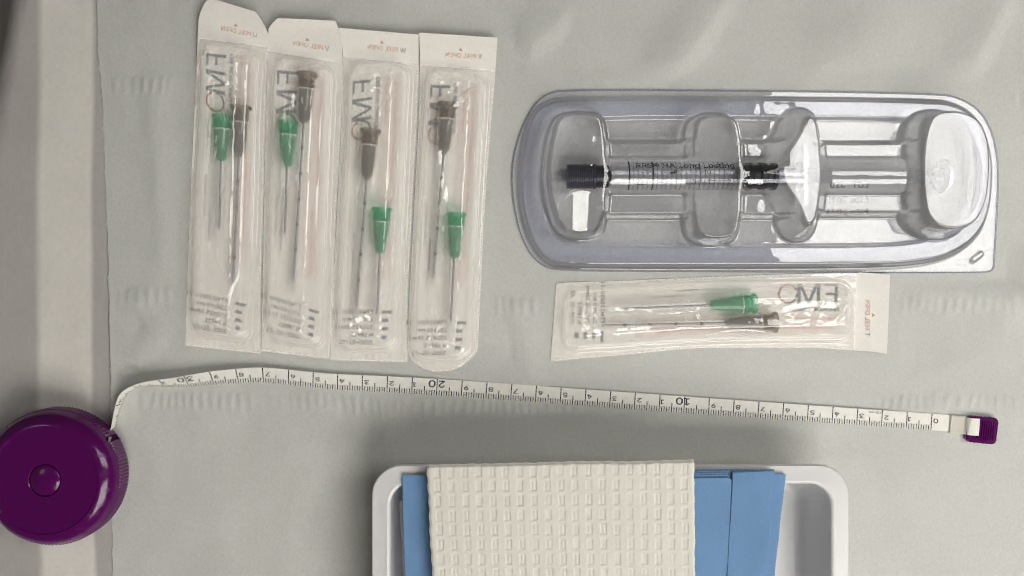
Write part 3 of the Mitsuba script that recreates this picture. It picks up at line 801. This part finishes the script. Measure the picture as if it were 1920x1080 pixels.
# ------------------------------------------------------------------ tray with folded drapes and a towel
def rrect(x0, x1, y0, y1, r, z, n=14):
    pts = []
    for cxx, cyy, a0 in ((x1 - r, y1 - r, 0), (x0 + r, y1 - r, 90), (x0 + r, y0 + r, 180), (x1 - r, y0 + r, 270)):
        for k in range(n + 1):
            t_ = math.radians(a0 + 90 * k / n)
            pts.append((cxx + r * math.cos(t_), cyy + r * math.sin(t_), z))
    return np.array(pts)


tray = thing('tray', 'white plastic instrument tray with rounded corners at the bottom edge', 'tray')
zr = 2.4
x0, y1 = at(696.5, 872.5, zr)[:2]; x1 = at(1593, 0, zr)[0]; y0 = y1 - 13.5
R = lambda i, z, r: rrect(x0 + i, x1 - i, y0 + i, y1 - i, r, z)
body = loft([R(.95, .02, .9), R(.80, .10, 1.0), R(.42, 1.9, 1.0), R(.40, zr - .12, 1.0), R(.46, zr - .10, .95), R(.55, zr - .14, .9), R(.72, 1.4, .85), R(.98, .5, .8), R(1.12, .30, .75), R(1.4, .24, .6)])
put(tray + '__basin', body, 'tray_plastic', 40)
rim = loft([R(.42, zr - .30, 1.0), R(.05, zr - .32, 1.15), R(.0, zr - .26, 1.15), R(.0, zr - .08, 1.15), R(.03, zr - .02, 1.13), R(.09, zr, 1.1), R(.50, zr, .92), R(.56, zr + .03, .88), R(.62, zr + .03, .85), R(.68, zr - .02, .8), R(.70, zr - .2, .8), R(.62, zr - .3, .8)], False, False)
put(tray + '__rim', rim, 'tray_plastic', 40)
# white liner, blue drapes, cream towel: a folded pile that lies over the tray's edge
liner = thing('white_liner', 'white folded paper liner under the blue drapes in the tray', 'paper liner')
put(liner + '__sheet', slab(poly([(748, 940), (790, 925), (790, 1260), (764, 1260), (756, 1080)], 1.3), 1.0, 1.3, .03, .02, 3), 'liner_paper', 40)
B0 = 1250
blue = thing('blue_drape', 'blue folded surgical drape under the cream towel in the tray', 'surgical drape')
for nm, pts, z0_, z1_, sd_ in (('lower_layer', [(757, 894), (1474, 889.5), (1452, 1080), (1434, B0), (768, B0), (762, 1080)], 2.46, 2.50, 1),
                               ('lower_layer', [(753, 891), (1472, 888), (1450, 1080), (1431, B0), (766, B0), (759, 1080)], 2.50, 2.55, 2),
                               ('upper_layer', [(900, 884), (1453, 880), (1452, 902), (1441, 1080), (1432, B0), (900, B0)], 2.66, 2.69, 3),
                               ('upper_layer', [(900, 887), (1453.5, 881), (1449, 902), (1438, 1080), (1429, B0), (900, B0)], 2.73, 2.78, 4),
                               ('upper_layer', [(1373.4, 886), (1452.5, 882.5), (1448, 902), (1437, 1080), (1428, B0), (1359, B0), (1362.8, 1080), (1369.2, 980), (1373.8, 900)], 2.83, 2.98, 8),
                               ('fold', [(900, 893), (1363, 886), (1366, 891), (1366, 1000), (1360, B0), (900, B0)], 2.82, 2.84, 5),
                               ('fold', [(900, 896), (1364, 889.5), (1368, 893), (1368, 1000), (1361, B0), (900, B0)], 2.86, 2.88, 6),
                               ('fold', [(900, 900), (1366, 895), (1372, 899), (1368, 990), (1362, 1080), (1358, B0), (900, B0)], 2.91, 2.97, 7)):
    k = put(f'{blue}__{nm}', slab(poly(pts, z1_), z0_, z1_, .018, .012, sd_), 'blue_cloth', 40)

towel = thing('paper_towel', 'cream embossed paper towel folded on top of the blue drape', 'paper towel')


def towel_mesh():
    z1 = 3.12
    c = [at(800, 872, z1), at(1302, 863, z1), at(1304, 1080, z1), at(811, 1080, z1)]
    # local axes: u along the folded top edge, v down the sheet
    nx, ny = 560, 420
    U, Vv = np.meshgrid(np.linspace(0, 1, nx), np.linspace(0, 1.75, ny))
    le = np.interp(Vv, [0, .1, .45, 1, 1.75], [0, .0, .0, .0, .0])
    X = (c[0][0] * (1 - U) + c[1][0] * U) * (1 - Vv) + (c[3][0] * (1 - U) + c[2][0] * U) * Vv
    Y = (c[0][1] * (1 - U) + c[1][1] * U) * (1 - Vv) + (c[3][1] * (1 - U) + c[2][1] * U) * Vv
    Wc = c[1][0] - c[0][0]
    uc, vc = U * Wc, Vv * (c[0][1] - c[3][1])
    px, py = .5025, .5255
    iu, iv = np.floor((uc - .10) / px), np.floor((vc - .02) / py)
    ju, jv = (meshkit.noise(np.stack([iu * 3.1, iv * 5.7, iu * 0], -1), 1) - .5) * .04, (meshkit.noise(np.stack([iu * 4.1, iv * 2.7, iu * 0 + 5], -1), 2) - .5) * .04
    fu, fv = (uc - .10) - (iu + .5) * px + ju, (vc - .02) - (iv + .5) * py + jv
    lean = .03 * (fv)
    dd = np.maximum(np.abs(fu + lean) - .105, np.abs(fv) - .19)
    amp = .75 + .6 * meshkit.noise(np.stack([iu * 2.3, iv * 1.9, iu * 0 + 9], -1), 4)
    Zp = -.022 * amp * (1 - sst(-.025, .025, dd))
    Zp += .012 * amp * (1 - sst(-.03, .02, np.maximum(np.abs(fu) - .05, np.abs(fv) - .13))) * (meshkit.noise(np.stack([iu * 7.3, iv * 3.9, iu * 0 + 2], -1), 6) > .45)
    Zw = .05 * (meshkit.fbm(np.stack([uc * .35, vc * .35, uc * 0], -1), 3, 8) - .5)
    edge = np.minimum(np.minimum(uc, Wc - uc), vc)
    roll = -.10 * (1 - sst(0, .16, vc)) ** 2 - .05 * (1 - sst(0, .12, np.minimum(uc, Wc - uc))) ** 2
    Z = z1 + Zp + Zw + roll
    sc = .02 * np.sin(uc * 2 * np.pi / px) * (1 - sst(0, .25, vc))
    Y = Y + sc * .6
    X = X + .018 * np.sin(vc * 2 * np.pi / py + 1) * ((1 - sst(0, .3, uc)) - (1 - sst(0, .3, Wc - uc)) * .4)
    near = 1 - sst(0, .5, np.minimum(np.minimum(uc, Wc - uc), vc))
    X = X + near * .07 * (meshkit.fbm(np.stack([vc * .9, uc * .2, uc * 0], -1), 3, 12) - .5)
    Y = Y + near * .07 * (meshkit.fbm(np.stack([uc * .9, vc * .2, uc * 0 + 4], -1), 3, 13) - .5)
    return np.stack([X, Y, Z], -1).reshape(-1, 3), tri(grid_faces(nx, ny)), X, Y, Z


tv, tf, X, Y, Z = towel_mesh()
put(towel + '__top_layer', (tv, tf[:, ::-1]), 'towel', True)
for i, (dz, dx, dyy) in enumerate(((.07, .03, .035), (.14, .05, .05))):
    P = Polygon(np.r_[np.c_[X[0], Y[0]], np.c_[X[:, -1], Y[:, -1]], np.c_[X[-1], Y[-1]][::-1], np.c_[X[:, 0], Y[:, 0]][::-1]]).buffer(-.03 - .03 * i).simplify(.01)
    put(towel + '__lower_layer', slab(P, 2.90, 2.99, .02, .0, 9 + i, .5) if i else slab(P, 2.98, 3.01, .012, 0, 9, .5), 'towel', 40)
